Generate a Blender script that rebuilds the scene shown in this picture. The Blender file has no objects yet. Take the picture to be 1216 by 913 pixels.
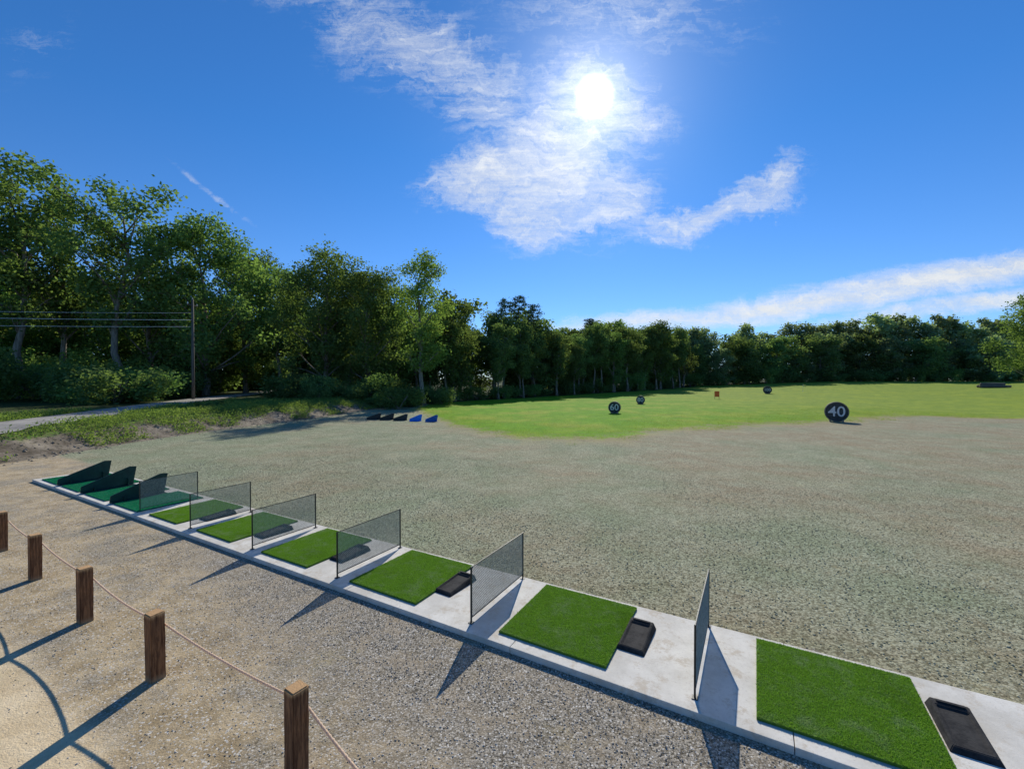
import bpy, bmesh, math, random
import numpy as np
from mathutils import Vector, Matrix, noise as mnoise
random.seed(7); rng = np.random.default_rng(7)
scene = bpy.context.scene
scene.view_settings.view_transform = 'Standard'
scene.view_settings.look = 'None'
scene.view_settings.exposure = 0
COL = scene.collection
CAMH = 3.4
ANG = math.radians(-29.41)            # bay row: local x along the pad, local y down-range
E1 = (-0.8711, 0.4911); E2 = (0.4908, 0.8713)
def W(s, e): return (E1[0]*s+E2[0]*e, E1[1]*s+E2[1]*e)

# ---------------------------------------------------------------- node helpers
def N(nt, typ, ins=None, **attrs):
    n = nt.nodes.new(typ)
    for k, v in attrs.items(): setattr(n, k, v)
    if ins:
        for k, v in ins.items():
            s = n.inputs[k]
            if isinstance(v, bpy.types.NodeSocket): nt.links.new(v, s)
            else: s.default_value = v
    return n
def mixc(nt, f, a, b, blend='MIX'):
    n = nt.nodes.new('ShaderNodeMix'); n.data_type = 'RGBA'; n.blend_type = blend
    for i, v in ((0, f), (6, a), (7, b)):
        if isinstance(v, bpy.types.NodeSocket): nt.links.new(v, n.inputs[i])
        else:
            if i and len(v) == 3: v = (*v, 1)
            n.inputs[i].default_value = v
    return n.outputs[2]
def math_(nt, op, a, b=None, c=None, clamp=False):
    ins = {0: a}
    if b is not None: ins[1] = b
    if c is not None: ins[2] = c
    return N(nt, 'ShaderNodeMath', ins, operation=op, use_clamp=clamp).outputs[0]
def mapr(nt, v, a, b, c=0.0, d=1.0, smooth=True):
    return N(nt, 'ShaderNodeMapRange', {0: v, 1: a, 2: b, 3: c, 4: d},
             interpolation_type='SMOOTHSTEP' if smooth else 'LINEAR').outputs[0]
def noise(nt, vec, scale, detail=4, rough=0.55, dist=0.0):
    return N(nt, 'ShaderNodeTexNoise', {'Vector': vec, 'Scale': scale, 'Detail': detail, 'Roughness': rough, 'Distortion': dist}).outputs[0]
def newmat(name):
    m = bpy.data.materials.new(name); m.use_nodes = True
    nt = m.node_tree; nt.nodes.clear()
    out = nt.nodes.new('ShaderNodeOutputMaterial')
    return m, nt, out
def principled(nt, out, color, rough=0.8, metal=0.0, bump=None, bstr=0.3, bdist=0.02, spec=0.3):
    p = N(nt, 'ShaderNodeBsdfPrincipled', {'Roughness': rough, 'Metallic': metal, 'Specular IOR Level': spec})
    if isinstance(color, bpy.types.NodeSocket): nt.links.new(color, p.inputs['Base Color'])
    else: p.inputs['Base Color'].default_value = (*color, 1)
    if bump is not None:
        b = N(nt, 'ShaderNodeBump', {'Strength': bstr, 'Distance': bdist, 'Height': bump})
        nt.links.new(b.outputs[0], p.inputs['Normal'])
    nt.links.new(p.outputs[0], out.inputs[0]); return p
def objco(nt): return N(nt, 'ShaderNodeTexCoord').outputs['Object']
def geopos(nt): return N(nt, 'ShaderNodeNewGeometry').outputs['Position']

def simple(name, c1, c2, scale=8, rough=0.7, bstr=0.3, metal=0, stretch=None, spec=0.3, bscale=None):
    m, nt, out = newmat(name)
    co = objco(nt)
    if stretch: co = N(nt, 'ShaderNodeMapping', {'Vector': co, 'Scale': stretch}).outputs[0]
    f = mapr(nt, noise(nt, co, scale, 4, 0.65), 0.3, 0.7)
    c = mixc(nt, f, c1, c2)
    principled(nt, out, c, rough, metal, noise(nt, co, bscale or scale*6, 3), bstr, 0.01, spec)
    return m

# ---------------------------------------------------------------- object helpers
def tag(o, label, cat, group=None, kind=None):
    o["label"] = label; o["category"] = cat
    if group: o["group"] = group
    if kind: o["kind"] = kind
    return o
def link(o): COL.objects.link(o); return o
def mobj(name, verts, faces, mats, parent=None, smooth=False, midx=None):
    me = bpy.data.meshes.new(name); me.from_pydata([tuple(v) for v in verts], [], faces); me.update()
    for m in (mats if isinstance(mats, (list, tuple)) else [mats]): me.materials.append(m)
    if smooth: me.polygons.foreach_set('use_smooth', [True]*len(me.polygons))
    o = link(bpy.data.objects.new(name, me))
    if parent: o.parent = parent
    return o
def fastmesh(name, V, F, mat):
    me = bpy.data.meshes.new(name)
    n, m, k = len(V), len(F), F.shape[1]
    me.vertices.add(n); me.vertices.foreach_set('co', V.astype(np.float32).ravel())
    me.loops.add(m*k); me.loops.foreach_set('vertex_index', F.astype(np.int32).ravel())
    me.polygons.add(m); me.polygons.foreach_set('loop_start', np.arange(0, m*k, k, dtype=np.int32))
    me.polygons.foreach_set('loop_total', np.full(m, k, dtype=np.int32))
    me.update(calc_edges=True); me.materials.append(mat); return me
def empty(name, loc, rotz=0):
    o = link(bpy.data.objects.new(name, None)); o.empty_display_size = 0.3
    o.location = loc; o.rotation_euler = (0, 0, rotz); return o
def boxes(name, lst, mat, parent=None, bevel=0.004):
    bm = bmesh.new()
    for c in lst:
        M = Matrix.Translation(c[:3]) @ Matrix.Diagonal((c[3], c[4], c[5], 1))
        bmesh.ops.create_cube(bm, size=1, matrix=M)
    if bevel: bmesh.ops.bevel(bm, geom=bm.edges[:], offset=bevel, segments=2, affect='EDGES', profile=0.6)
    me = bpy.data.meshes.new(name); bm.to_mesh(me); bm.free(); me.materials.append(mat)
    o = link(bpy.data.objects.new(name, me))
    if parent: o.parent = parent
    return o
def copy_thing(root, loc, rotz=None, scale=None):
    r = root.copy(); COL.objects.link(r); r.location = loc
    if rotz is not None: r.rotation_euler = (0, 0, rotz)
    if scale is not None: r.scale = (scale,)*3 if not isinstance(scale, tuple) else scale
    for ch in list(root.children):
        c = ch.copy(); COL.objects.link(c); c.parent = r
    return r
def tube(pts, radii, n=8, cap=True):
    V, F = [], []
    pts = [Vector(p) for p in pts]
    for i, p in enumerate(pts):
        d = (pts[min(i+1, len(pts)-1)]-pts[max(i-1, 0)]).normalized()
        a = d.cross(Vector((0, 0, 1)) if abs(d.z) < 0.9 else Vector((1, 0, 0))).normalized(); b = d.cross(a)
        for k in range(n):
            t = 2*math.pi*k/n; V.append(p+(a*math.cos(t)+b*math.sin(t))*radii[i])
    for i in range(len(pts)-1):
        for k in range(n):
            F.append((i*n+k, i*n+(k+1) % n, (i+1)*n+(k+1) % n, (i+1)*n+k))
    if cap:
        F.append(tuple(range(n))[::-1]); F.append(tuple(range((len(pts)-1)*n, len(pts)*n)))
    return V, F
def merge(parts):
    V, F = [], []
    for v, f in parts:
        o = len(V); V += list(v); F += [tuple(i+o for i in q) for q in f]
    return V, F
def lathe_y(profile, n=40):
    V, F = [], []
    for r, y in profile:
        for k in range(n):
            t = 2*math.pi*k/n; V.append((r*math.cos(t), y, r*math.sin(t)))
    for i in range(len(profile)-1):
        for k in range(n):
            F.append((i*n+k, i*n+(k+1) % n, (i+1)*n+(k+1) % n, (i+1)*n+k))
    return V, F
def ss(a, b, x):
    t = np.clip((np.asarray(x, float)-a)/(b-a), 0, 1); return t*t*(3-2*t)

# ---------------------------------------------------------------- terrain
bY = [-20, 16, 23, 30, 39, 47, 60, 80]; bX = [-20.6, -20.6, -20.4, -19.4, -17.0, -15.8, -12.5, -10]
RY = [4, 12, 20.5, 28.6, 33.3, 49, 82, 112]; RX = [-21.9, -23.3, -25.0, -27.9, -29.9, -35.8, -46, -55]
def roadx(y): return float(np.interp(y, RY, RX))
def bt(x, y): return np.interp(y, bY, bX)-x
def pn(x, y):
    return (np.sin(x*1.3+y*.7)+np.sin(y*1.9-x*.6+1.3)+np.sin(x*2.7+2.1+y*.4)+np.sin(y*3.3+x*1.7))/4
def Hh(x, y):
    x = np.asarray(x, float); y = np.asarray(y, float)
    t = bt(x, y)
    h = 1.0*ss(0, 3.2, t)
    h = h + pn(x*1.5, y*1.5)*.09*ss(0, 1.5, t)*(1-ss(3, 4.5, t))
    h = h + ss(60, 150, y)*(0.5+2.0*ss(40, 115, x))*ss(-30, 0, x)
    return h
def H1(x, y): return float(Hh(x, y))

def axis(lo, hi, step, far_lo, far_hi):
    a = list(np.arange(lo, hi, step)); d = step; v = hi
    while v < far_hi: a.append(v); d *= 1.18; v += d
    a.append(far_hi); d = step; v = lo
    pre = []
    while v > far_lo:
        d *= 1.18; v -= d; pre.append(max(v, far_lo))
    return np.array(pre[::-1]+a)
xs = axis(-34, 48, 0.4, -900, 900); ys = axis(-4, 62, 0.4, -300, 1200)
X, Y = np.meshgrid(xs, ys); nx, ny = len(xs), len(ys)
Z = Hh(X, Y)
S = -.8711*X+.4911*Y; E = .4908*X+.8713*Y
Z = Z + pn(X*.9, Y*.9)*.015*(1-ss(3.4, 4.2, E)) + pn(X*.35+3, Y*.35)*.04*ss(8, 14, E)
t = bt(X, Y)
LX = [-12, -9.7, -4.2, .6, 6.3, 9.3, 18.4, 25.6, 36.6, 43, 60, 400]; LY = [50, 46, 31.7, 25, 24.8, 28.6, 32.3, 34.9, 40.5, 37, 35, 35]
yf = np.interp(X, LX, LY)
dT = (X+10)*(-.754)+(Y-62)*.657
lawn = ss(-4.5, 4.5, Y-yf)*ss(-12.5, -9.5, X)
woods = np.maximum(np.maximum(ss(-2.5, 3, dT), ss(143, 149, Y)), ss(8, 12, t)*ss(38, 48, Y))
pale = (1-ss(.9, 2.2, E))*ss(3.4, 5.4, S)*1.15
sand = ss(-1.5, 1.5, 2.8-E+(S-2.8)*.22)+pale
endz = ss(20.2, 22.2, S)*(1-ss(5.5, 8.0, E))
hydro = ss(6.25, 6.6, E)*(1-ss(-.5, .5, t))*(1-endz)
dirt = ss(-1.0, .6, t)*(1-ss(1.9, 3.2, t))
dirt = np.maximum(dirt, .5*np.exp(-((E-6.50)/.18)**2))
weeds = ss(1.1, 2.8, t)
V = np.stack([X.ravel(), Y.ravel(), Z.ravel()], 1)
I = np.arange(nx*ny).reshape(ny, nx)
F = np.stack([I[:-1, :-1].ravel(), I[:-1, 1:].ravel(), I[1:, 1:].ravel(), I[1:, :-1].ravel()], 1)

def ground_mat():
    m, nt, out = newmat('ground_surface')
    P = geopos(nt)
    a = N(nt, 'ShaderNodeAttribute', attribute_name='zone_a').outputs['Vector']
    b = N(nt, 'ShaderNodeAttribute', attribute_name='zone_b').outputs['Vector']
    sa = N(nt, 'ShaderNodeSeparateXYZ', {0: a}); sb = N(nt, 'ShaderNodeSeparateXYZ', {0: b})
    sx = N(nt, 'ShaderNodeSeparateXYZ', {0: P})
    nb = noise(nt, P, 0.7, 6, 0.7); nbf = noise(nt, P, 6, 4, 0.7); nlow = noise(nt, P, .18, 5, .62)
    def wt(s, k=.9, lo=.38, hi=.62):
        v = math_(nt, 'ADD', s, math_(nt, 'MULTIPLY', math_(nt, 'SUBTRACT', nb, .5), k))
        v = math_(nt, 'ADD', v, math_(nt, 'MULTIPLY', math_(nt, 'SUBTRACT', nbf, .5), .35))
        return mapr(nt, v, lo, hi)
    vor = N(nt, 'ShaderNodeTexVoronoi', {'Vector': P, 'Scale': 60.0})
    sc3 = N(nt, 'ShaderNodeSeparateColor', {0: vor.outputs['Color']}); st = sc3.outputs[0]; st2 = sc3.outputs[1]
    n1 = noise(nt, P, 2.2, 8, .72); n2 = noise(nt, P, 45, 3, .8)
    # packed gravel
    g = mixc(nt, st, (.17, .148, .11), (.50, .45, .36))
    g = mixc(nt, mapr(nt, st2, .86, .96), g, (.68, .65, .58))
    g = mixc(nt, mapr(nt, vor.outputs['Distance'], .45, .85), g, (.10, .085, .06))
    g = mixc(nt, math_(nt, 'MULTIPLY', mapr(nt, n1, .44, .64), .5), g, (.40, .32, .21))
    # sand
    s = mixc(nt, mapr(nt, n1, .3, .70), (.34, .26, .15), (.64, .51, .315))
    s = mixc(nt, mapr(nt, n2, .35, .7), mixc(nt, 1.0, s, (.72, .70, .67), 'MULTIPLY'), s)
    s = mixc(nt, mapr(nt, st, .85, .94), s, (.60, .56, .48))
    s = mixc(nt, math_(nt, 'MULTIPLY', mapr(nt, nb, .46, .62), .85), s, g)
    c = mixc(nt, wt(sa.outputs[0], 1.3, .15, .85), g, s)
    c = mixc(nt, math_(nt, 'MULTIPLY', wt(math_(nt, 'SUBTRACT', sa.outputs[0], 1.0), .5, .25, .75), .9), c,
             mixc(nt, mapr(nt, n1, .3, .7), (.62, .47, .27), (.82, .66, .42)))
    # hydroseed mulch: granular
    vh = N(nt, 'ShaderNodeTexVoronoi', {'Vector': P, 'Scale': 38.0})
    hs3 = N(nt, 'ShaderNodeSeparateColor', {0: vh.outputs['Color']})
    m1 = noise(nt, P, 20, 6, .8)
    brown = math_(nt, 'ADD', nlow, math_(nt, 'MULTIPLY', mapr(nt, sx.outputs[0], -8, 14, smooth=False), .10))
    hcol = mixc(nt, mapr(nt, brown, .42, .68), (.295, .33, .20), (.36, .305, .19))
    hcol = mixc(nt, mapr(nt, nb, .38, .75), hcol, (.41, .425, .295))
    gran = math_(nt, 'ADD', hs3.outputs[0], math_(nt, 'MULTIPLY', math_(nt, 'SUBTRACT', m1, .5), 1.5))
    hcol = mixc(nt, mapr(nt, gran, .0, 1.0), mixc(nt, 1.0, hcol, (.46, .44, .40), 'MULTIPLY'), mixc(nt, 1.0, hcol, (1.25, 1.25, 1.28), 'MULTIPLY'))
    hcol = mixc(nt, math_(nt, 'MULTIPLY', mapr(nt, vh.outputs['Distance'], .45, .9), .5), hcol, (.09, .08, .05))
    hcol = mixc(nt, math_(nt, 'MULTIPLY', mapr(nt, n1, .56, .72), .4), hcol, (.25, .175, .10))
    c = mixc(nt, wt(sa.outputs[1], .25), c, hcol)
    # dirt
    d = mixc(nt, mapr(nt, nb, .35, .68), (.13, .105, .075), (.34, .29, .22))
    d = mixc(nt, mapr(nt, nbf, .50, .64), d, (.08, .07, .048))
    c = mixc(nt, wt(sb.outputs[0], 1.1), c, d)
    # lawn
    l2 = noise(nt, P, 10, 5, .8)
    right = mapr(nt, math_(nt, 'ADD', sx.outputs[0], math_(nt, 'MULTIPLY', nlow, 30)), 20, 60)
    lg = mixc(nt, right, (.20, .395, .012), (.31, .38, .055))
    lg = mixc(nt, mapr(nt, nlow, .42, .66), lg, (.38, .43, .05))
    lg = mixc(nt, mapr(nt, nb, .3, .7), mixc(nt, 1.0, lg, (.60, .72, .6), 'MULTIPLY'), lg)
    lg = mixc(nt, mapr(nt, l2, .35, .62), mixc(nt, 1.0, lg, (.5, .6, .4), 'MULTIPLY'), lg)
    lw = math_(nt, 'ADD', sa.outputs[2], math_(nt, 'MULTIPLY', math_(nt, 'SUBTRACT', l2, .5), 1.0))
    lw = math_(nt, 'ADD', lw, math_(nt, 'MULTIPLY', math_(nt, 'SUBTRACT', nb, .5), 1.5))
    c = mixc(nt, math_(nt, 'MULTIPLY', mapr(nt, lw, .05, .5), .6), c, (.33, .27, .12))
    c = mixc(nt, mapr(nt, lw, .38, .80), c, lg)
    wv = mixc(nt, mapr(nt, nbf, .4, .62), (.13, .115, .055), (.10, .19, .03))
    c = mixc(nt, wt(sb.outputs[1], 1.2), c, wv)
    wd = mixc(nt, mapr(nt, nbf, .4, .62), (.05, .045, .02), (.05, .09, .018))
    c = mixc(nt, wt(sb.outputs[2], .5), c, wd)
    hmix = math_(nt, 'ADD', math_(nt, 'MULTIPLY', m1, 1.0), math_(nt, 'MULTIPLY', vor.outputs['Distance'], -.25))
    hmix = math_(nt, 'ADD', hmix, math_(nt, 'MULTIPLY', n1, .8))
    hmix = math_(nt, 'ADD', hmix, math_(nt, 'MULTIPLY', math_(nt, 'MULTIPLY', vh.outputs['Distance'], sa.outputs[1]), -.4))
    principled(nt, out, c, .95, 0, hmix, .5, .032, .08)
    return m
me = fastmesh('ground', V, F, ground_mat())
me.polygons.foreach_set('use_smooth', [True]*len(me.polygons))
for nm, ch in (('zone_a', (sand, hydro, lawn)), ('zone_b', (dirt, weeds, woods))):
    at = me.attributes.new(nm, 'FLOAT_VECTOR', 'POINT')
    at.data.foreach_set('vector', np.stack([c_.ravel() for c_ in ch], 1).astype(np.float32).ravel())
g = link(bpy.data.objects.new('ground', me)); g["kind"] = "structure"
g["label"] = "sandy gravel, seeded soil and green lawn ground"; g["category"] = "ground"

# road
m_road, nt, out = newmat('dusty_asphalt')
P = geopos(nt)
principled(nt, out, mixc(nt, mapr(nt, noise(nt, P, .8, 6, .7), .35, .65), (.20, .19, .17), (.40, .37, .32)), .9, 0, noise(nt, P, 25, 4), .3)
ry = np.arange(5, 112, .8)
V, F = [], []
for i in range(len(ry)):
    for k in range(6):
        x = roadx(ry[i])+(k/5-.5)*3.7; V.append((x, ry[i], H1(x, ry[i])+.07-.012*abs(k-2.5)/2.5))
for i in range(len(ry)-1):
    for k in range(5): F.append((i*6+k, i*6+k+1, (i+1)*6+k+1, (i+1)*6+k))
o = mobj('road', V, F, m_road, smooth=True); o["kind"] = "structure"; o["label"] = "narrow grey dusty asphalt road"; o["category"] = "road"

# ---------------------------------------------------------------- concrete pad
m, nt, out = newmat('concrete')
P = geopos(nt)
c = mixc(nt, mapr(nt, noise(nt, P, 1.4, 7, .7), .3, .7), (.52, .49, .42), (.72, .69, .61))
c = mixc(nt, mapr(nt, noise(nt, P, 38, 4, .8), .55, .75), c, (.42, .385, .33))
c = mixc(nt, math_(nt, 'MULTIPLY', mapr(nt, noise(nt, P, 4, 7, .8), .50, .64), .7), c, (.46, .385, .28))
principled(nt, out, c, .85, 0, noise(nt, P, 60, 5, .7), .25, .01)
lst = []
bounds = [-6.8, -3.3, -.33, 2.64, 5.62, 8.25, 10.7, 13.1, 15.1, 17.1, 19.0, 20.85]
for a, b in zip(bounds[:-1], bounds[1:]):
    lst.append((-(a+b)/2, 5.505, 0.01, (b-a)-.007, 1.76, .13))
pad = boxes('pavement', lst, m, None, .006); pad.rotation_euler = (0, 0, ANG)
pad["kind"] = "structure"; pad["label"] = "long pale concrete tee pad with joints"; pad["category"] = "pavement"
PZ = .075

# ---------------------------------------------------------------- mats
def turf_mat(name, c1, c2, dusty=.5):
    m, nt, out = newmat(name)
    co = objco(nt)
    r = N(nt, 'ShaderNodeNewGeometry').outputs['Random Per Island']
    ob = N(nt, 'ShaderNodeObjectInfo').outputs['Random']
    off = N(nt, 'ShaderNodeCombineXYZ', {0: math_(nt, 'MULTIPLY', ob, 37)}).outputs[0]
    cv = N(nt, 'ShaderNodeVectorMath', {0: co, 1: off}, operation='ADD').outputs[0]
    c = mixc(nt, r, c1, c2)
    c = mixc(nt, math_(nt, 'MULTIPLY', mapr(nt, noise(nt, cv, 3.0, 7, .8), .47, .70), dusty), c, (.47, .52, .36))
    c = mixc(nt, math_(nt, 'MULTIPLY', mapr(nt, noise(nt, cv, 1.6, 4, .6), .5, .7), .35), c, mixc(nt, 1.0, c, (.55, .6, .5), 'MULTIPLY'))
    d = N(nt, 'ShaderNodeBsdfDiffuse', {'Color': c}); tr = N(nt, 'ShaderNodeBsdfTranslucent', {'Color': c})
    mx = N(nt, 'ShaderNodeMixShader', {0: .35, 1: d.outputs[0], 2: tr.outputs[0]})
    nt.links.new(mx.outputs[0], out.inputs[0]); return m
def turf_mesh(w, l, n, mat, name):
    x = rng.uniform(-w/2+.004, w/2-.004, n); y = rng.uniform(-l/2+.004, l/2-.004, n)
    a = rng.uniform(0, 2*math.pi, n); h = rng.uniform(.008, .017, n); wd = rng.uniform(.003, .005, n)
    lx, ly = rng.normal(0, .008, n), rng.normal(0, .008, n)
    dx, dy = np.cos(a)*wd, np.sin(a)*wd; z0 = np.full(n, .026)
    V = np.stack([np.stack([x-dx, y-dy, z0], 1), np.stack([x+dx, y+dy, z0], 1), np.stack([x+lx, y+ly, z0+h], 1)], 1).reshape(-1, 3)
    F = np.arange(3*n).reshape(n, 3)
    return fastmesh(name, V, F, mat)
m_turfbase = simple('turf_backing', (.06, .15, .012), (.10, .21, .02), 60, .9, .8)
m_turf = turf_mat('turf_green', (.17, .34, .025), (.32, .54, .065), .48)
m_turfb2 = simple('worn_turf_backing', (.008, .14, .06), (.012, .19, .085), 60, .9, .8)
m_turf2 = turf_mat('turf_emerald', (.008, .23, .10), (.018, .36, .16), .12)
MW = 1.48
def make_mat(mb, mt, name, w, n):
    root = empty(name, (0, 0, 0), ANG)
    boxes('backing', [(0, 0, .014, w, MW, .026)], mb, root, .003)
    o = link(bpy.data.objects.new('turf', turf_mesh(w, MW, n, mt, 'turf'))); o.parent = root
    return root
mat_lefts = [-.03, 2.93, 5.79, 8.28, 10.7, 12.95]
master = make_mat(m_turfbase, m_turf, 'golf_mat', MW, 60000)
tag(master, 'square green artificial turf hitting mat on pale concrete', 'golf mat', 'golf mats along the concrete pad')
for i, sl in enumerate(mat_lefts):
    x, y = W(sl-.74, 5.55)
    if i == 0: master.location = (x, y, PZ)
    else: copy_thing(master, (x, y, PZ), ANG+random.uniform(-.008, .008), scale=(.97 if i < 3 else .93, 1, 1))
em = make_mat(m_turfb2, m_turf2, 'golf_mat', 1.4, 22000)
tag(em, 'emerald green worn hitting mat beside a dark green divider', 'golf mat', 'golf mats along the concrete pad')
for i, sl in enumerate([14.85, 16.8, 18.7, 20.5]):
    x, y = W(sl-.74, 5.50)
    if i == 0: em.location = (x, y, PZ)
    else: copy_thing(em, (x, y, PZ))

# ---------------------------------------------------------------- ball trays
m_tray = simple('tray_rubber', (.018, .018, .019), (.05, .048, .045), 9, .85, .3, spec=.15)
def tray_part(rings, bev, name):
    V, F = [], []
    for (w0, l0, z, zf, yo) in rings:
        V += [(-w0/2, -l0/2+yo, z), (w0/2, -l0/2+yo, z), (w0/2, l0/2+yo, z+zf), (-w0/2, l0/2+yo, z+zf)]
    for i in range(len(rings)-1):
        for k in range(4): F.append((i*4+k, i*4+(k+1) % 4, (i+1)*4+(k+1) % 4, (i+1)*4+k))
    n = (len(rings)-1)*4; F.append((n, n+1, n+2, n+3)); F.append((3, 2, 1, 0))
    b = mobj(name, V, F, m_tray, tr)
    bm = bmesh.new(); bm.from_mesh(b.data); bmesh.ops.bevel(bm, geom=bm.edges[:], offset=bev, segments=2, affect='EDGES'); bm.to_mesh(b.data); bm.free()
tr = empty('ball_tray', (0, 0, 0), ANG)
tray_part([(.36, .68, 0, 0, 0), (.29, .61, .045, .045, .01), (.245, .50, .047, .040, -.02), (.22, .47, .034, .032, -.02)], .006, 'tray_body')
boxes('tray_lip', [(0, .275, .096, .22, .035, .014)], m_tray, tr, .005)
tag(tr, 'low wedge shaped black rubber golf ball tray', 'ball tray', 'ball trays beside the mats')
for i, sl in enumerate([-1.71, 1.31, 4.19, 6.65, 9.05, 11.3]):
    x, y = W(sl, 5.58)
    if i == 0: tr.location = (x, y, PZ)
    else: copy_thing(tr, (x, y, PZ), ANG+random.uniform(-.05, .05))

# ---------------------------------------------------------------- mesh dividers
m_frame = simple('black_metal', (.012, .014, .012), (.03, .034, .03), 12, .45, .1, .3, spec=.5)
m_wire = simple('grey_wire', (.20, .23, .20), (.36, .40, .35), 20, .5, .1, .2, spec=.4)
DL, DH = 1.50, .77
dv = empty('bay_divider', (0, 0, 0), ANG)
boxes('frame', [(0, -DL/2, DH/2, .02, .02, DH), (0, DL/2, DH/2, .02, .02, DH),
                (0, 0, DH-.008, .012, DL-.02, .012), (0, 0, .07, .012, DL-.02, .012),
                (0, -DL/2, .004, .06, .07, .008), (0, DL/2, .004, .06, .07, .008)], m_frame, dv, .002)
V, F = [], []
y0, y1, z0, z1 = -DL/2+.01, DL/2-.01, .075, DH-.013
hgt = z1-z0; stepw = .030; wr = .0032
def clip(ya, za, yb, zb):
    if max(ya, yb) <= y0 or min(ya, yb) >= y1: return None
    r = []
    for (p, q, r_, s_) in ((ya, za, yb, zb), (yb, zb, ya, za)):
        if p < y0: tq = (y0-p)/(r_-p); p, q = y0, q+tq*(s_-q)
        elif p > y1: tq = (y1-p)/(r_-p); p, q = y1, q+tq*(s_-q)
        r.append((p, q))
    return r
for sgn in (1, -1):
    c = y0-hgt
    while c < y1+hgt:
        k = .8*sgn
        cl = clip(c, z0, c+k*(z1-z0), z1)
        if cl:
            (ya, za), (yb, zb) = cl; xo = .0018*sgn; n = len(V)
            for dx in (-.002, .002):
                V += [(xo+dx, ya-wr, za), (xo+dx, ya+wr, za), (xo+dx, yb+wr, zb), (xo+dx, yb-wr, zb)]
            F += [(n, n+1, n+2, n+3), (n+7, n+6, n+5, n+4), (n, n+3, n+7, n+4), (n+1, n+5, n+6, n+2)]
        c += stepw
mobj('mesh_panel', V, F, m_wire, dv)
tag(dv, 'low black wire mesh bay divider standing on concrete', 'divider', 'mesh dividers between bays')
for i, (sl, ys_) in enumerate([(.53, 1), (3.36, 1), (6.08, .98), (8.55, .93), (10.95, .88), (13.45, .86)]):
    x, y = W(sl, 5.58-.75*(1-ys_))
    if i == 0: dv.location = (x, y, PZ)
    else: copy_thing(dv, (x, y, PZ), scale=(1, ys_, 1))

# ---------------------------------------------------------------- wedge dividers
def wedge_thing(mat, L=1.5, hn=.20, hf=.58):
    root = empty('bay_divider', (0, 0, 0), ANG)
    prof = [(-L/2, .03), (L/2-.06, .03), (L/2+.03, hf), (L/2-.14, hf+.02), (-L/2+.02, hn)]
    th = .035; n = len(prof)
    V = [(-th, y, z) for y, z in prof]+[(th*.4, y, z) for y, z in prof]
    F = [tuple(range(n))[::-1], tuple(range(n, 2*n))]+[(k, (k+1) % n, n+(k+1) % n, n+k) for k in range(n)]
    p = mobj('panel', V, F, mat, root)
    bm = bmesh.new(); bm.from_mesh(p.data); bmesh.ops.bevel(bm, geom=bm.edges[:], offset=.008, segments=2, affect='EDGES'); bm.to_mesh(p.data); bm.free()
    boxes('base', [(0, 0, .018, .22, L*.96, .03), (.05, L/2-.2, .14, .10, .03, .22), (.05, -L/2+.3, .08, .08, .03, .12)], mat, root, .006)
    return root
m_wedge = simple('dark_green_plastic', (.004, .032, .026), (.007, .052, .04), 6, .5, .15, spec=.4)
m_blue = simple('blue_plastic', (.01, .18, .65), (.015, .22, .75), 6, .5, .1)
m_blue2 = simple('deep_blue_plastic', (.008, .09, .34), (.012, .12, .42), 6, .5, .1)
wd = wedge_thing(m_wedge, 1.28); tag(wd, 'dark green solid wedge shaped bay divider on concrete', 'divider', 'solid wedge dividers')
for i, sl in enumerate([14.95, 17.0, 18.9]):
    x, y = W(sl, 5.36)
    if i == 0: wd.location = (x, y, PZ)
    else: copy_thing(wd, (x, y, PZ))
m_dark = simple('black_plastic', (.012, .02, .022), (.025, .035, .036), 6, .5, .15)
RW = math.radians(-66)
w2 = wedge_thing(m_dark, 1.15, .22, .52); tag(w2, 'small dark wedge divider standing on seeded ground', 'divider', 'dividers on the seeded ground')
for i, (x, y) in enumerate([(-11.5, 35.9), (-10.35, 35.7), (-9.1, 35.2)]):
    if i == 0: w2.location = (x, y, H1(x, y)); w2.rotation_euler[2] = RW
    else: copy_thing(w2, (x, y, H1(x, y)), RW)
w3 = wedge_thing(m_blue, 1.0, .22, .52); tag(w3, 'small bright blue wedge divider on seeded ground', 'divider', 'dividers on the seeded ground')
w3.location = (-7.75, 34.7, 0); w3.rotation_euler[2] = RW
w3 = wedge_thing(m_blue2, 1.0, .22, .52); tag(w3, 'small deep blue wedge divider on seeded ground', 'divider', 'dividers on the seeded ground')
w3.location = (-6.4, 34.3, 0); w3.rotation_euler[2] = RW

# ---------------------------------------------------------------- rope posts
m, nt, out = newmat('post_wood')
co = objco(nt); cs = N(nt, 'ShaderNodeMapping', {'Vector': co, 'Scale': (14, 14, 1.2)}).outputs[0]
gr = noise(nt, cs, 2.2, 7, .7, .6)
c = mixc(nt, mapr(nt, gr, .35, .65), (.08, .034, .017), (.30, .145, .065))
zz = N(nt, 'ShaderNodeSeparateXYZ', {0: co}).outputs[2]
c = mixc(nt, math_(nt, 'MULTIPLY', mapr(nt, math_(nt, 'ADD', zz, math_(nt, 'MULTIPLY', gr, .12)), .77, .83), .8), c, (.58, .36, .17))
c = mixc(nt, math_(nt, 'MULTIPLY', mapr(nt, zz, .10, .0), .5), c, (.42, .32, .19))
principled(nt, out, c, .85, 0, gr, .8, .01, .2); m_post = m
postpos = [(.0, 2.10), (-1.84, 3.65), (-4.05, 4.87), (-5.98, 6.01), (-8.1, 7.3), (-10.1, 8.51)]
bm = bmesh.new()
bmesh.ops.create_cube(bm, size=1, matrix=Matrix.Translation((0, 0, .335)) @ Matrix.Diagonal((.145, .145, .87, 1)))
bmesh.ops.bevel(bm, geom=bm.edges[:], offset=.010, segments=2, affect='EDGES')
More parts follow.
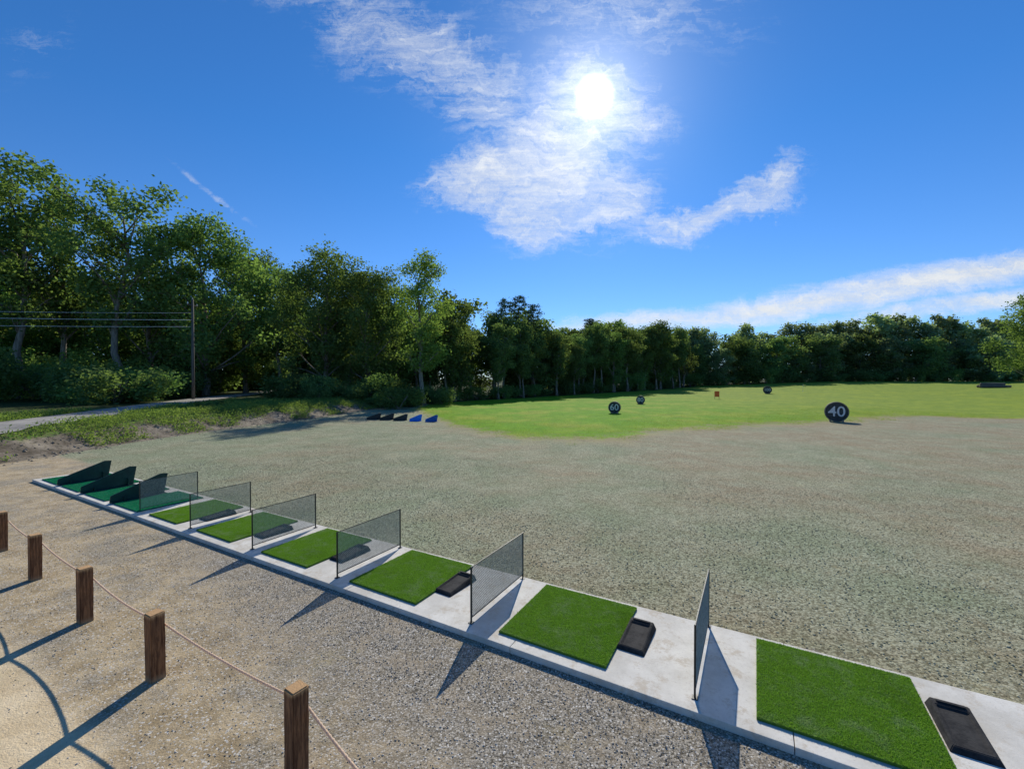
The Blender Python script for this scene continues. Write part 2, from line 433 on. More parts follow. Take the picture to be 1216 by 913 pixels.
bmesh.ops.subdivide_edges(bm, edges=[e for e in bm.edges if abs(e.verts[0].co.z-e.verts[1].co.z) > .3], cuts=10)
for v in bm.verts:
    v.co.x += mnoise.noise(v.co*6)*.005; v.co.y += mnoise.noise(v.co*6+Vector((9, 2, 1)))*.005
pm = bpy.data.meshes.new('wooden_post'); bm.to_mesh(pm); bm.free(); pm.materials.append(m_post)
for i, (x, y) in enumerate(postpos):
    o = link(bpy.data.objects.new('wooden_post', pm)); o.location = (x, y, random.uniform(-.01, .01))
    o.rotation_euler = (random.uniform(-.02, .02), random.uniform(-.02, .02), ANG+random.uniform(-.08, .08)+random.choice([0, math.pi/2, math.pi]))
    tag(o, 'weathered brown square timber post in sandy gravel', 'post', 'wooden rope posts')
m, nt, out = newmat('rope_fibre'); co = objco(nt)
rcol = mixc(nt, noise(nt, co, 40, 5, .8), (.70, .50, .34), (.95, .80, .62))
dd = N(nt, 'ShaderNodeBsdfDiffuse', {'Color': rcol}); tt = N(nt, 'ShaderNodeBsdfTranslucent', {'Color': rcol})
nt.links.new(N(nt, 'ShaderNodeMixShader', {0: .4, 1: dd.outputs[0], 2: tt.outputs[0]}).outputs[0], out.inputs[0])
pts = []
for j, ((ax, ay), (bx, by)) in enumerate(zip(postpos[:-1], postpos[1:])):
    sg = (.10, .045, .07, .05, .06)[j]
    for k in range(60):
        f = k/60; z = .585-sg*4*f*(1-f)
        pts.append(Vector((ax+(bx-ax)*f+E2[0]*.084, ay+(by-ay)*f+E2[1]*.084, z)))
n = 12; V, F = [], []; L = 0
for i, p in enumerate(pts):
    d = (pts[min(i+1, len(pts)-1)]-pts[max(i-1, 0)]).normalized(); a = d.cross(Vector((0, 0, 1))).normalized(); b_ = d.cross(a)
    if i: L += (p-pts[i-1]).length
    for k in range(n):
        th = 2*math.pi*k/n; r = .0125*(1+.16*math.cos(3*th)); th2 = th+L*42
        V.append(p+(a*math.cos(th2)+b_*math.sin(th2))*r)
for i in range(len(pts)-1):
    for k in range(n): F.append((i*n+k, i*n+(k+1) % n, (i+1)*n+(k+1) % n, (i+1)*n+k))
tag(mobj('rope', V, F, m, smooth=True), 'tan twisted rope strung between wooden posts', 'rope')

# ---------------------------------------------------------------- distance markers
m_mark = simple('marker_dark', (.028, .032, .032), (.07, .078, .076), 5, .75, .3)
m_white = simple('white_paint', (.52, .52, .50), (.74, .74, .72), 9, .6, .1)
m_wood = simple('grey_wood', (.16, .13, .10), (.34, .29, .22), 5, .85, .3)
def text_mesh(txt, size):
    cu = bpy.data.curves.new('txt', 'FONT'); cu.body = txt; cu.size = size; cu.extrude = .012; cu.offset = size*.006
    cu.align_x = 'CENTER'; cu.align_y = 'CENTER'
    o = link(bpy.data.objects.new('txt', cu)); bpy.context.view_layer.update()
    me = bpy.data.meshes.new_from_object(o.evaluated_get(bpy.context.evaluated_depsgraph_get()))
    bpy.data.objects.remove(o); bpy.data.curves.remove(cu)
    me.transform(Matrix.Rotation(math.radians(90), 4, 'X')); me.materials.clear(); me.materials.append(m_white); return me
for txt, x, y, R in (('40', 25.8, 34.3, .80), ('60', 10.1, 42.6, .60), ('80', 17.4, 58.5, .57), ('100', 55.0, 93, .85)):
    z = H1(x, y); face = math.atan2(y, x)-math.pi/2
    root = empty('distance_marker', (x, y, z), face*.55+ANG*.45)
    tag(root, f'round dark distance marker with white number {txt} on grass', 'distance marker', 'round yardage markers')
    V, F = lathe_y([(0.001, .34), (R*.93, .34), (R, .30), (R, -.02), (R*.975, -.05), (R*.93, -.05), (R*.90, -.01), (0.001, -.01)])
    d = mobj('drum', V, F, m_mark, root, smooth=False); d.location = (0, 0, R*.98)
    V, F = lathe_y([(R*.985, -.045), (R*.985, -.062), (R*.93, -.062), (R*.93, -.02)])
    d = mobj('rim', V, F, m_wood, root); d.location = (0, 0, R*.98)
    o = link(bpy.data.objects.new('number', text_mesh(txt, R*(1.42 if len(txt) < 3 else .98)))); o.parent = root; o.location = (0, -.03, R*.98)
    for sx_ in (-1, 1):
        boxes('wedge_block', [(sx_*R*.5, .14, .07, .14, .36, .16)], m_wood, root, .01)
m_or = simple('orange_red_paint', (.75, .12, .03), (.85, .18, .04), 6, .6, .1)
x, y = 34.4, 72.5; root = empty('target_board', (x, y, H1(x, y)), ANG)
tag(root, 'orange red target board on two short legs', 'target board')
boxes('board', [(0, 0, .85, .75, .05, .95)], m_or, root, .01)
boxes('leg', [(-.32, .05, .25, .06, .05, .5)], m_wood, root); boxes('leg', [(.32, .05, .25, .06, .05, .5)], m_wood, root)
x, y = 66, 98; root = empty('flag_marker', (x, y, H1(x, y)), 0); tag(root, 'small yellow flag marker on thin pole in grass', 'flag')
m_y = simple('pale_flag', (.6, .5, .12), (.7, .6, .2), 6, .7, .1)
V, F = tube([(0, 0, 0), (0, 0, 1.8)], [.03, .02]); mobj('pole', V, F, m_white, root)
mobj('flag_cloth', [(0, 0, 1.75), (.35, .04, 1.7), (.7, 0, 1.6), (.7, 0, 1.2), (.35, .05, 1.25), (0, 0, 1.25)], [(0, 1, 4, 5), (1, 2, 3, 4)], m_y, root)

# ---------------------------------------------------------------- leaves and trees
def leaf_mat(name, c1, c2, c3, trans=.45, ns=.35, sat=.88):
    m, nt, out = newmat(name)
    co = objco(nt); r = N(nt, 'ShaderNodeNewGeometry').outputs['Random Per Island']
    ob = N(nt, 'ShaderNodeObjectInfo').outputs['Random']
    c = mixc(nt, r, c1, c2)
    c = mixc(nt, mapr(nt, noise(nt, co, ns, 2, .6), .42, .68), c, c3)
    hs = N(nt, 'ShaderNodeHueSaturation', {'Hue': math_(nt, 'ADD', .485, math_(nt, 'MULTIPLY', ob, .035)), 'Saturation': sat,
         'Value': math_(nt, 'ADD', .66, math_(nt, 'MULTIPLY', ob, .72)), 'Color': c}).outputs[0]
    d = N(nt, 'ShaderNodeBsdfDiffuse', {'Color': hs})
    tcol = mixc(nt, 1.0, hs, (1.35, 1.35, .7), 'MULTIPLY')
    tr = N(nt, 'ShaderNodeBsdfTranslucent', {'Color': tcol})
    mx = N(nt, 'ShaderNodeMixShader', {0: trans, 1: d.outputs[0], 2: tr.outputs[0]})
    nt.links.new(mx.outputs[0], out.inputs[0]); return m
m_leaf = leaf_mat('foliage', (.09, .16, .042), (.15, .24, .057), (.18, .275, .063), .47)
m_leafl = leaf_mat('light_foliage', (.13, .22, .042), (.20, .31, .06), (.22, .32, .06), .46)
m_leaff = leaf_mat('wood_foliage', (.085, .148, .047), (.145, .22, .064), (.175, .255, .07), .46)
m_leafhaze = leaf_mat('hazed_foliage', (.15, .22, .10), (.22, .30, .125), (.25, .33, .125), .46, sat=.78)  # far leaves: distance haze painted in as a lighter, greyer green
m_pine = leaf_mat('pine_needles', (.035, .065, .032), (.055, .095, .042), (.055, .09, .04), .2)
m_bark = simple('bark', (.13, .115, .09), (.32, .28, .23), 3, .95, .8, stretch=(3, 3, .5))
def leaves(centers, per, sig, l, w, mat, name, flat=1.0):
    c = np.repeat(np.asarray(centers), per, 0); n = len(c)
    c = c+rng.normal(0, 1, (n, 3))*np.array([sig, sig, sig*flat])
    u = rng.normal(0, 1, (n, 3)); u /= np.linalg.norm(u, axis=1)[:, None]
    v = rng.normal(0, 1, (n, 3)); v -= (v*u).sum(1)[:, None]*u; v /= np.linalg.norm(v, axis=1)[:, None]
    sc = rng.uniform(.6, 1.3, n)[:, None]
    V = np.stack([c-u*l*sc, c+v*w*sc, c+u*l*sc, c-v*w*sc], 1).reshape(-1, 3)
    return fastmesh(name, V, np.arange(4*n).reshape(n, 4), mat)
def make_tree(name, H, cb, R, nb, ncl, per, l, w, mat, seed, br=(.30, .48), sig=.42, peak=.5, lean=.25):
    rnd = random.Random(seed); rg = np.random.default_rng(seed)
    root = empty(name, (0, 0, -50))
    tp = []; bx = by = 0
    for i in range(9):
        f = i/8; tp.append((bx, by, -.4+f*H*.86)); bx += rnd.uniform(-lean, lean); by += rnd.uniform(-lean, lean)
    tr0 = H*.015
    parts = [tube(tp, [tr0*(1.5 if i == 0 else 1)*(1-.85*i/8) for i in range(9)], 9)]
    cents = []
    for b in range(nb):
        f = (b+.5)/nb
        brd = R*rnd.uniform(*br)
        prof = math.sqrt(max(.06, 1-((f-peak)/(.60 if f > peak else .75))**2))
        zc = cb*H+brd*.5+(H*(1-cb)-brd*1.15)*f
        rr = R*prof*rnd.uniform(.55, 1.08); a = b*2.399+rnd.uniform(-.7, .7)
        off = max(rr-brd*.6, 0)*(1 if b % 4 else .35)
        c = Vector((math.cos(a)*off, math.sin(a)*off, zc+rnd.uniform(-.5, .5)))
        zi = max(.12*H, c.z-off*.8-1.0); k = min(8, max(0, (zi+.4)/(H*.86)*8)); k0 = int(k); k1 = min(8, k0+1); ff = k-k0
        st = Vector(tp[k0]).lerp(Vector(tp[k1]), ff)
        mid = st.lerp(c, .5)+Vector((rnd.uniform(-.3, .3), rnd.uniform(-.3, .3), rnd.uniform(-.1, .5)))
        r0 = tr0*.42*(1-.5*f)
        parts.append(tube([st, mid, c, c+Vector((rnd.uniform(-1, 1), rnd.uniform(-1, 1), brd*.5))], [r0, r0*.65, r0*.35, .015], 6))
        for q in range(3):
            d = Vector((rnd.uniform(-1, 1), rnd.uniform(-1, 1), rnd.uniform(-.3, .8))).normalized()*brd*.85
            parts.append(tube([mid.lerp(c, rnd.random()), c+d*.5, c+d], [r0*.3, r0*.18, .012], 5))
        nn = int(ncl*(brd/R/.38)**1.5)+4
        d = rg.normal(0, 1, (nn, 3)); d /= np.linalg.norm(d, axis=1)[:, None]
        rad = brd*(.35+.65*rg.random(nn)**.6)
        lump = 1+.28*np.sin(d[:, 0]*4+b)*np.sin(d[:, 1]*5+b*2)+.15*np.sin(d[:, 2]*7+b)
        pts = np.array(c)+d*(rad*lump)[:, None]*np.array([1, 1, .72])
        cents.append(pts)
    V, F = merge(parts); mobj('trunk', V, F, m_bark, root, smooth=True)
    o = link(bpy.data.objects.new('crown', leaves(np.concatenate(cents), per, sig, l, w, mat, 'crown'))); o.parent = root
    root["h"] = H
    return root
def make_pine(seed, H=20, l=.3, w=.07, ncl=5, per=16):
    rnd = random.Random(seed)
    root = empty('pine_tree', (0, 0, -50))
    parts = [tube([(0, 0, -.4), (.1, 0, H*.5), (0, .1, H*.97)], [.3, .19, .03], 8)]; cents = []
    z = H*.3; a = 0
    while z < H*.98:
        f = (z-H*.3)/(H*.7); L = 3.6*(1-f)**.5*rnd.uniform(.5, 1.15)+.3
        a += 2.1+rnd.uniform(-.5, .5)
        e = Vector((math.cos(a)*L, math.sin(a)*L, z+L*.18))
        parts.append(tube([(0, 0, z), e*.5+Vector((0, 0, z*.5)), e], [.06, .04, .012], 5))
        for k in range(ncl):
            g = .3+.7*(k+1)/ncl
            cents.append((e.x*g+rnd.uniform(-.3, .3)*g, e.y*g+rnd.uniform(-.3, .3)*g, z+(e.z-z)*g+.1))
        z += .26
    V, F = merge(parts); mobj('trunk', V, F, m_bark, root, smooth=True)
    o = link(bpy.data.objects.new('crown', leaves(cents, per, .36, l, w, m_pine, 'crown', .45))); o.parent = root
    root["h"] = H; return root
def make_bush(seed, mat, R=1.6, n=120):
    rnd = random.Random(seed); rg = np.random.default_rng(seed); root = empty('shrub', (0, 0, -50)); parts = []
    for k in range(7):
        a = rnd.uniform(0, 6.3); r = rnd.uniform(.3, 1)*R
        parts.append(tube([(0, 0, -.1), (math.cos(a)*r*.4, math.sin(a)*r*.4, R*.6), (math.cos(a)*r*.8, math.sin(a)*r*.8, R*1.1)], [.04, .03, .01], 5))
    V, F = merge(parts); mobj('stem', V, F, m_bark, root)
    cs = []
    for k in range(10):
        c = np.array([rnd.uniform(-1.1, 1.1)*R, rnd.uniform(-1.1, 1.1)*R, rnd.uniform(.2, 1.3)*R]); br = R*rnd.uniform(.18, .48)
        d = rg.normal(0, 1, (n//4, 3)); d /= np.linalg.norm(d, axis=1)[:, None]; cs.append(c+d*br*(.3+.9*rg.random(n//4))[:, None])
    cs = np.concatenate(cs); cs[:, 2] = np.maximum(cs[:, 2], .08)
    o = link(bpy.data.objects.new('crown', leaves(cs, 10, .26, .10, .06, mat, 'crown'))); o.parent = root
    root["h"] = R*1.5; return root

T = dict(
 broad=make_tree('tree', 20, .16, 6.2, 34, 42, 16, .175, .115, m_leaf, 1, br=(.18, .38)),
 open=make_tree('tree', 20, .24, 5.2, 24, 36, 16, .165, .108, m_leaf, 2, br=(.15, .32), peak=.62),
 open2=make_tree('tree', 20, .30, 5.0, 20, 36, 16, .165, .108, m_leaf, 22, br=(.16, .34), peak=.68, lean=.4),
 round=make_tree('tree', 20, .10, 5.4, 28, 44, 16, .175, .115, m_leaf, 3, br=(.2, .42)),
 slim=make_tree('tree', 20, .22, 3.0, 22, 26, 15, .155, .095, m_leafl, 4, br=(.24, .46)),
 tall=make_tree('tree', 20, .34, 4.6, 22, 38, 16, .17, .11, m_leaf, 5, br=(.2, .4), peak=.6),
 lightr=make_tree('tree', 20, .10, 5.6, 28, 42, 16, .175, .115, m_leafl, 6, br=(.2, .42)),
 back1=make_tree('tree', 20, .03, 5.8, 24, 36, 8, .36, .25, m_leaff, 7, sig=.55, br=(.2, .44)),
 back2=make_tree('tree', 20, .05, 6.2, 28, 34, 8, .34, .23, m_leaff, 17, sig=.6, br=(.16, .38), peak=.58),
 edge1=make_tree('tree', 20, .36, 4.4, 20, 36, 10, .25, .165, m_leaff, 9, sig=.5, peak=.58, br=(.22, .42)),
 edge2=make_tree('tree', 20, .28, 4.0, 22, 32, 10, .25, .165, m_leaff, 19, sig=.5, peak=.5, br=(.20, .42), lean=.4),
 edge3=make_tree('tree', 20, .14, 5.0, 26, 34, 10, .25, .165, m_leaf, 29, sig=.5, peak=.55, br=(.16, .36)),
 far1=make_tree('tree', 20, .02, 5.6, 28, 36, 8, .34, .24, m_leafhaze, 37, sig=.5, br=(.16, .36)),
 far2=make_tree('tree', 20, .03, 5.6, 26, 36, 8, .34, .24, m_leaff, 47, sig=.5, br=(.18, .40), peak=.52),
 pine=make_pine(1), pine2=make_pine(2, ncl=4),
)
BU = [make_bush(11, m_leaf), make_bush(12, m_leafl), make_bush(13, m_leaff, 1.4, 150)]
LAB = dict(broad='broad leafy deciduous tree at woodland edge', open='tall open crowned tree with gaps of sky', open2='tall open crowned tree with bare lower limbs', round='dense rounded green tree at woodland edge',
 slim='slender light green tree rising above neighbours', tall='tall straight tree with high dark crown', lightr='bright green rounded tree in woodland',
 back1='dense green tree deep in the wood', back2='wide crowned green tree deep in wood', edge1='straight tree with bare lower trunk at lawn edge', edge2='narrow tree with bare trunk at lawn edge',
 edge3='leafy tree with uneven crown at lawn edge', far1='green tree in far wood beyond lawn, haze painted into leaf colour', far2='dark green tree in far wood beyond lawn',
 pine='dark pine tree standing above the wood', pine2='dark pine tree standing above the wood')
used = {}
def place(kind, x, y, h, rot=None, wide=1.0):
    src = T[kind]; s = h/src["h"]; rot = random.uniform(0, 6.28) if rot is None else rot
    sc = (s*wide, s*wide, s)
    if kind not in used:
        used[kind] = 1; r = src; r.location = (x, y, H1(x, y)); r.rotation_euler = (0, 0, rot); r.scale = sc
    else: r = copy_thing(src, (x, y, H1(x, y)), rot, sc)
    tag(r, LAB[kind], 'tree', 'trees of the surrounding wood')
def bush(i, x, y, s):
    src = BU[i]; k = ('b', i)
    sc = (s*random.uniform(.9, 1.3), s*random.uniform(.9, 1.3), s*random.uniform(.6, 1.2))
    if k not in used: used[k] = 1; r = src; r.location = (x, y, H1(x, y)); r.scale = sc
    else: r = copy_thing(src, (x, y, H1(x, y)), random.uniform(0, 6.28), sc)
    tag(r, 'leafy green shrub in undergrowth beside the wood', 'shrub', 'shrubs along the wood edge')

for k, u, yy, top in (('open', -50, 54, 205), ('open2', 22, 54, 184), ('tall', 72, 60, 238), ('open2', 138, 56, 204), ('open', 180, 62, 266), ('broad', 243, 62, 256),
                      ('round', 292, 76, 296), ('tall', 335, 70, 314), ('broad', 388, 60, 300), ('round', 438, 58, 314), ('slim', 503, 56, 298), ('edge3', 470, 64, 334),
                      ('edge3', 540, 66, 354), ('tall', 350, 80, 322), ('round', 50, 68, 330), ('round', 105, 70, 326), ('lightr', -5, 64, 310), ('round', 205, 72, 330), ('edge1', 415, 66, 326)):
    x = (u-608)/513*yy; place(k, x, yy, (450-top)/513*yy+CAMH-H1(x, yy), wide=random.uniform(.95, 1.12))
for r_ in range(2):
    for i in range(13):
        x = -94+i*7.2+random.uniform(-2, 2)+r_*3; y = 78+r_*11+random.uniform(-3, 3)-max(0, (-60-x))*.3
        if x > -8 or abs(x-roadx(y)) < 4.5: continue
        place(random.choice(['back1', 'back2']), x, y, random.uniform(13.5, 18)+r_*2, wide=1.15)
for x, y, s_ in ((-60, 112, 17), (-52, 116, 18), (-66, 106, 16), (-56, 122, 19)): place('back1', x, y, s_, wide=1.3)
for r_ in range(3):
    n_ = (30, 22, 14)[r_]
    for i in range(n_):
        f = (i+random.uniform(-.5, .5))/(n_-1); jit = random.uniform(-2.2, 2.2)
        x = -8+66*f-.754*(3.5+r_*7+jit); y = 62+78*f+.657*(3.5+r_*7+jit)
        hgt = np.interp(f, [0, .3, .5, .8, 1], [12.0, 13.8, 15.2, 17.0, 18.0])+random.uniform(-3.6, 2.4)+r_*1.0
        place(random.choice(['edge1', 'edge2', 'edge3', 'edge1', 'edge2']) if r_ == 0 else random.choice(['back1', 'back2', 'edge2']), x, y, hgt, wide=random.uniform(.85, 1.25) if r_ == 0 else random.uniform(1.1, 1.5))
for u, yy, top in ((600, 86, 354), (616, 88, 350), (633, 90, 360), (588, 84, 370), (700, 106, 378)):
    place(random.choice(['pine', 'pine2']), (u-608)/513*yy, yy, (450-top)/513*yy+CAMH-.4)
for r_ in range(2):
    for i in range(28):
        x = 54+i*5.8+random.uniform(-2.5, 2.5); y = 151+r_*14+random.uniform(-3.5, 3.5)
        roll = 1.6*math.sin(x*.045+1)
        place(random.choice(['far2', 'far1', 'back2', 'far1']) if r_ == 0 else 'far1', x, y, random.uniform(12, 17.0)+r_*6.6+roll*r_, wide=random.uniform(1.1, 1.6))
place('broad', 98, 80, 20.0, 1.0, 1.15)
for i in range(26):
    f = i/25; x = -8+66*f-.754*4.5+random.uniform(-1, 1); y = 62+78*f+.657*4.5+random.uniform(-1, 1)
    bush(random.choice([0, 2, 2]), x, y, random.uniform(.6, 1.5))
for i in range(30):
    y = random.uniform(48, 58); x = random.uniform(-26, -9); bush(random.choice([0, 2, 2]), x, y, random.uniform(.5, 1.4))
for i in range(42):
    y = random.uniform(42, 68); x = roadx(y)-5.5-abs(random.gauss(0, 11))
    bush(random.choice([0, 0, 1, 2, 2]), float(x), y, random.uniform(.5, 2.1))
for i in range(12):
    y = random.uniform(30, 46); x = roadx(y)+3.2+random.uniform(0, 5)
    bush(random.randrange(3), float(x), y, random.uniform(.12, .28))
for i in range(8): bush(2, -74+i*4.5, 96+random.uniform(-2, 2), 2.6)
for i in range(22):
    bush(random.choice([0, 2, 2]), 54+i*6.4, 147+random.uniform(-1, 1), random.uniform(1.2, 2.2))

def scatter_leafy(name, n, fn, l, w, per, sig, mat, label, zo=.08):
    pts = []
    while len(pts) < n:
        p = fn()
        if p: pts.append((p[0], p[1], H1(*p[:2])+random.uniform(0, zo*2)))
    o = link(bpy.data.objects.new(name, leaves(pts, per, sig, l, w, mat, name, .6))); tag(o, label, 'plants', kind='stuff')
def wfn():
    y = random.uniform(12, 60); t_ = random.uniform(.2, 13); x = float(np.interp(y, bY, bX))-t_
    if abs(x-roadx(y)) < 2.0: return None
    if mnoise.noise(Vector((x*.35, y*.35, 3))) < -.20+(.18 if t_ < 1.5 else 0): return None
    return (x, y)
scatter_leafy('weeds', 10000, wfn, .070, .026, 13, .17, m_leafl, 'bright green roadside weeds and tall grass', .10)
def lfn():
    x = random.uniform(-11, 44); y0_ = float(np.interp(x, LX, LY))
    y = y0_+abs(random.gauss(0, 7))-3.0
    if mnoise.noise(Vector((x*.5, y*.5, 7)))*4 < 2.4-(y-y0_+3)*1.0: return None
    return (x, y)
m_grass = leaf_mat('grass_blades', (.19, .35, .02), (.30, .44, .04), (.34, .42, .055), .4, 2)
scatter_leafy('grass_tufts', 7500, lfn, .028, .009, 12, .14, m_grass, 'short bright green lawn grass tufts', .006)

m_stone, nt, out = newmat('stone')
r = N(nt, 'ShaderNodeNewGeometry').outputs['Random Per Island']
principled(nt, out, mixc(nt, r, (.20, .175, .14), (.64, .59, .50)), .85, 0)
def stones(name, n, fn, smin, smax, mat, label):
    base = np.array([[1, 0, 0], [-1, 0, 0], [0, 1, 0], [0, -1, 0], [0, 0, .7], [0, 0, -.5]], float)
    tri = np.array([[0, 2, 4], [2, 1, 4], [1, 3, 4], [3, 0, 4], [2, 0, 5], [1, 2, 5], [3, 1, 5], [0, 3, 5]])
    P_ = np.array([fn() for _ in range(n)]); z = Hh(P_[:, 0], P_[:, 1])
    sc = smin+(smax-smin)*rng.random(n)**2.5
    V = base[None]*sc[:, None, None]*rng.uniform(.6, 1.25, (n, 6, 3))
    a = rng.uniform(0, 6.28, n); ca, sa_ = np.cos(a)[:, None], np.sin(a)[:, None]
    x_ = V[:, :, 0]*ca-V[:, :, 1]*sa_; y_ = V[:, :, 0]*sa_+V[:, :, 1]*ca
    V = np.stack([x_+P_[:, 0, None], y_+P_[:, 1, None], V[:, :, 2]+z[:, None]+sc[:, None]*.2+P_[:, 2, None]], 2).reshape(-1, 3)
    F = (tri[None]+(np.arange(n)*6)[:, None, None]).reshape(-1, 3)
    o = link(bpy.data.objects.new(name, fastmesh(name, V, F, mat))); tag(o, label, 'stones', kind='stuff')
def gfn():
    e = 4.60-abs(random.gauss(0, 1.6)); s = random.uniform(-3, 19)*random.random()**.4; x, y = W(s, e)
    return (x, y, .0+float(pn(x*.9, y*.9))*.015)
stones('gravel', 28000, gfn, .003, .013, m_stone, 'loose grey gravel beside the concrete pad')
m_mulch, nt, out = newmat('mulch_clod')
r = N(nt, 'ShaderNodeNewGeometry').outputs['Random Per Island']
principled(nt, out, mixc(nt, r, (.20, .19, .115), (.52, .52, .37)), .95, 0)
def hfn():
    while True:
        e = 6.5+abs(random.gauss(0, 6)); s = random.uniform(-14, 20); x, y = W(s, e)
        if x > -17 and y > .5: return (x, y, 0.0)
stones('mulch', 60000, hfn, .006, .020, m_mulch, 'pale green grey mulch clods on seeded soil')
def dfn():
    y = random.uniform(14, 46); x = float(np.interp(y, bY, bX))-random.uniform(-.8, 2.0); return (x, y, -.01)
m_clod = simple('soil_clod', (.13, .11, .08), (.33, .28, .215), 3, .95, .3)
stones('soil_clods', 1300, dfn, .02, .10, m_clod, 'brown soil clods on the low bank')

# ---------------------------------------------------------------- utility pole and wires
m_pole = simple('pole_wood', (.08, .07, .06), (.17, .15, .13), 3, .9, .5, stretch=(4, 4, .4))
px, py = -36.9, 50.0; pz = H1(px, py)
root = empty('utility_pole', (px, py, pz), math.radians(85)); tag(root, 'tall weathered wooden utility pole beside the road', 'utility pole')
V, F = tube([(0, 0, -.3), (0, 0, 5), (.03, 0, 11.6)], [.17, .15, .11], 10); mobj('pole_shaft', V, F, m_pole, root, smooth=True)
boxes('crossarm', [(0, 0, 10.9, 1.5, .09, .11)], m_pole, root, .01)
for xx, zz_ in ((-.65, 10.95), (.65, 10.95), (0, 11.6)):
    V, F = tube([(xx, 0, zz_), (xx, 0, zz_+.17)], [.04, .06]); mobj('insulator', V, F, m_white, root)
m_w = simple('wire_aluminium', (.50, .50, .48), (.65, .65, .62), 4, .5, 0)
for (z_, dy, sag, r_) in ((11.0, 0, .5, .022), (10.2, .1, .35, .034), (9.4, -.1, .35, .028)):
    pts = [(px+(-86-px)*f, py+dy+(33-py)*f-.15, z_-.8*f-sag*4*f*(1-f)) for f in np.linspace(0, 1, 24)]
    V, F = tube(pts, [r_]*24, 5); tag(mobj('power_line', V, F, m_w, smooth=True), 'thin pale overhead wire running from the utility pole', 'power line', 'overhead wires')

root = empty('log_pile', (118, 106, H1(118, 106)), .15); tag(root, 'low dark pile of logs at lawn edge', 'log pile')
for i, (yy, zz, L_) in enumerate(((-.5, .3, 9), (.3, .32, 8), (0, .85, 7))):
    V, F = tube([(-L_/2, yy, zz), (0, yy+.15, zz+.05), (L_/2, yy, zz)], [.34, .32, .26], 9); mobj('log', V, F, m_pole, root, smooth=True)

# ---------------------------------------------------------------- light
AZ = math.radians(10.7); EL = math.radians(32.5)
sd = Vector((math.sin(AZ)*math.cos(EL), math.cos(AZ)*math.cos(EL), math.sin(EL)))
sl = bpy.data.lights.new('sun', 'SUN'); sl.energy = 4.9; sl.angle = math.radians(.55); sl.color = (1, .945, .845)
so = link(bpy.data.objects.new('sun', sl)); so.rotation_euler = (-sd).to_track_quat('-Z', 'Y').to_euler(); so.location = (20, 60, 60)
w = bpy.data.worlds.new('World'); scene.world = w; w.use_nodes = True
try: w.cycles.sampling_method = 'NONE'
except Exception: pass
nt = w.node_tree; nt.nodes.clear(); out = nt.nodes.new('ShaderNodeOutputWorld')
sky = N(nt, 'ShaderNodeTexSky', sky_type='NISHITA', sun_disc=False)
sky.sun_elevation = EL; sky.sun_rotation = AZ; sky.altitude = 300; sky.air_density = 1.0; sky.dust_density = .05; sky.ozone_density = 3.0
D = N(nt, 'ShaderNodeTexCoord').outputs['Generated']
sp = N(nt, 'ShaderNodeSeparateXYZ', {0: D})
tint = mixc(nt, mapr(nt, sp.outputs[2], 0.0, .45, smooth=False), (.50, .68, 1.0), (.27, .67, 1.06))
skc = mixc(nt, 1.0, sky.outputs[0], tint, 'MULTIPLY')
yv = math_(nt, 'MAXIMUM', sp.outputs[1], .05)
gx = math_(nt, 'DIVIDE', sp.outputs[0], yv); gz = math_(nt, 'DIVIDE', sp.outputs[2], yv)
G = N(nt, 'ShaderNodeCombineXYZ', {0: gx, 1: gz}).outputs[0]
wn = N(nt, 'ShaderNodeTexNoise', {'Vector': G, 'Scale': 4.5, 'Detail': 6, 'Roughness': .68}).outputs['Color']
wv = N(nt, 'ShaderNodeVectorMath', {0: wn, 1: (.5, .5, .5)}, operation='SUBTRACT').outputs[0]
wv = N(nt, 'ShaderNodeVectorMath', {0: wv, 'Scale': .24}, operation='SCALE').outputs[0]
G2 = N(nt, 'ShaderNodeVectorMath', {0: G, 1: wv}, operation='ADD').outputs[0]
wn3 = N(nt, 'ShaderNodeVectorMath', {0: wv, 'Scale': .20}, operation='SCALE').outputs[0]
G3 = N(nt, 'ShaderNodeVectorMath', {0: G, 1: wn3}, operation='ADD').outputs[0]
acc = None
def ell(cx, cy, rx, ry, ang, gain, co=None):
    global acc
    mp = N(nt, 'ShaderNodeMapping', {'Vector': co or G2, 'Location': (cx, cy, 0), 'Rotation': (0, 0, math.radians(ang)), 'Scale': (rx, ry, 1)}, vector_type='TEXTURE').outputs[0]
    ln = N(nt, 'ShaderNodeVectorMath', {0: mp}, operation='LENGTH').outputs['Value']
    v = mapr(nt, ln, 1.35, .1, 0, gain)
    acc = v if acc is None else math_(nt, 'MAXIMUM', acc, v)
ell(.09, .49, .22, .19, 60, 1.1); ell(-.05, .46, .19, .08, 8, 1.1); ell(.05, .38, .16, .09, -10, 1.0); ell(.22, .42, .15, .13, 0, .9)
ell(.43, .375, .26, .06, 12, .95); ell(.58, .43, .13, .055, 25, .9); ell(.19, .62, .21, .18, 0, .8)
ell(-.22, .77, .34, .13, -24, .66); ell(-.42, .88, .38, .08, -10, .50); ell(.25, .84, .40, .13, 0, .44); ell(-.06, .66, .16, .14, -40, .66)
ell(-1.1, .78, .16, .09, 20, .28)
ell(.70, .175, .70, .036, 7.5, 1.3, G3); ell(1.08, .245, .62, .042, 8, 1.4, G3); ell(1.12, .180, .52, .030, 7, 1.2, G3); ell(.42, .140, .42, .028, 3, 1.2, G3)
ell(-.69, .425, .16, .010, -38, .50, G3)
st = N(nt, 'ShaderNodeMapping', {'Vector': G2, 'Rotation': (0, 0, math.radians(-40)), 'Scale': (2.0, 8.0, 1)}).outputs[0]
n1 = noise(nt, st, 3.2, 10, .76, .5)
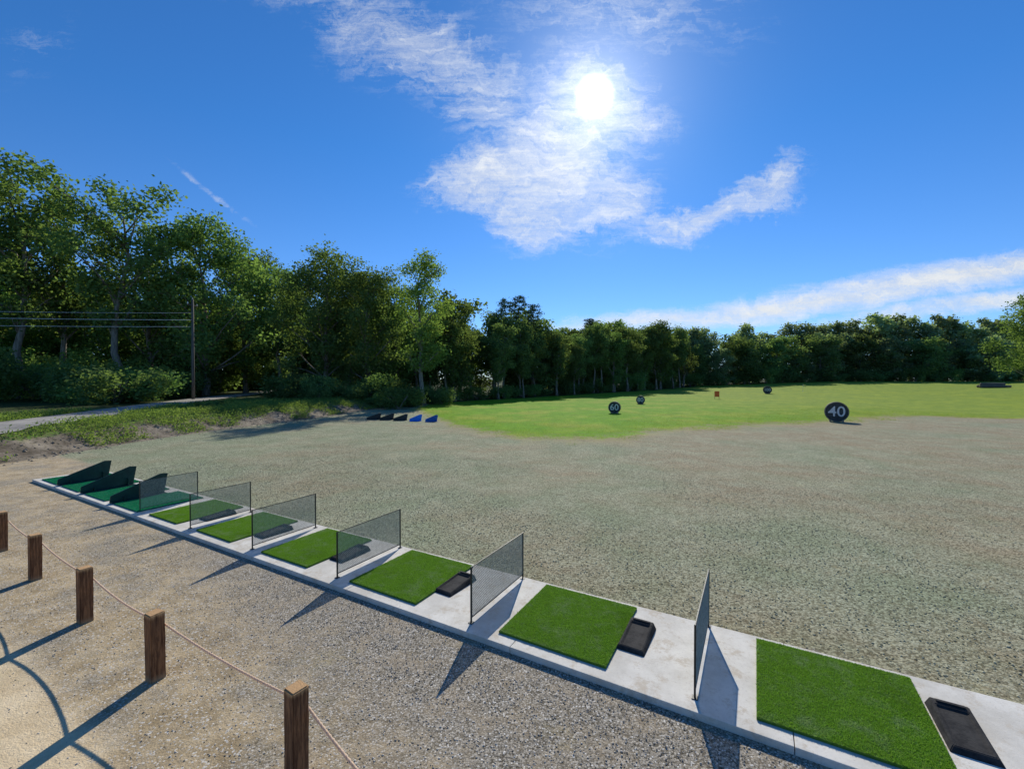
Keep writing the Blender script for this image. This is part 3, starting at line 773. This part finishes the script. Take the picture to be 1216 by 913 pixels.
st2 = N(nt, 'ShaderNodeMapping', {'Vector': G, 'Rotation': (0, 0, math.radians(-8)), 'Scale': (2.6, 16.0, 1)}).outputs[0]
n2 = noise(nt, st2, 3.0, 9, .76, .6)
nn_ = math_(nt, 'ADD', math_(nt, 'MULTIPLY', n1, .6), math_(nt, 'MULTIPLY', n2, .4))
dn = math_(nt, 'ADD', acc, math_(nt, 'MULTIPLY', math_(nt, 'SUBTRACT', nn_, .5), 3.6))
mask = math_(nt, 'MULTIPLY', mapr(nt, dn, .20, 1.55, smooth=False), mapr(nt, acc, .0, .6))
mask = math_(nt, 'MULTIPLY', mask, mapr(nt, sp.outputs[1], .1, .3))
mask = math_(nt, 'MULTIPLY', mask, .97)
dt = N(nt, 'ShaderNodeVectorMath', {0: D, 1: tuple(sd)}, operation='DOT_PRODUCT').outputs['Value']
th = math_(nt, 'ARCCOSINE', math_(nt, 'MINIMUM', dt, .999999))
core = mapr(nt, th, math.radians(2.4), math.radians(.8), 0, 1.4)
halo = math_(nt, 'MULTIPLY', math_(nt, 'EXPONENT', math_(nt, 'MULTIPLY', th, -1/math.radians(4.4))), .78)
glow = math_(nt, 'ADD', core, halo)
halo2 = math_(nt, 'EXPONENT', math_(nt, 'MULTIPLY', th, -1/math.radians(12)))
cb_ = math_(nt, 'ADD', .82, math_(nt, 'MULTIPLY', halo2, .15))
cb_ = math_(nt, 'MULTIPLY', cb_, math_(nt, 'ADD', .74, math_(nt, 'MULTIPLY', n1, .52)))
b1 = N(nt, 'ShaderNodeBackground', {'Color': skc, 'Strength': .125})
b2 = N(nt, 'ShaderNodeBackground', {'Color': (.93, .965, 1.0, 1), 'Strength': cb_})
b3 = N(nt, 'ShaderNodeBackground', {'Color': (1, .985, .95, 1), 'Strength': glow})
mx = N(nt, 'ShaderNodeMixShader', {0: mask, 1: b1.outputs[0], 2: b2.outputs[0]})
ad = N(nt, 'ShaderNodeAddShader', {0: mx.outputs[0], 1: b3.outputs[0]})
nt.links.new(ad.outputs[0], out.inputs[0])

# ---------------------------------------------------------------- camera
cam = bpy.data.cameras.new('camera'); cam.lens = 15.19; cam.sensor_width = 36; cam.clip_end = 3000; cam.clip_start = .05
co_ = link(bpy.data.objects.new('camera', cam)); co_.location = (0, 0, CAMH); co_.rotation_euler = (math.radians(90-.73), 0, 0)
scene.camera = co_
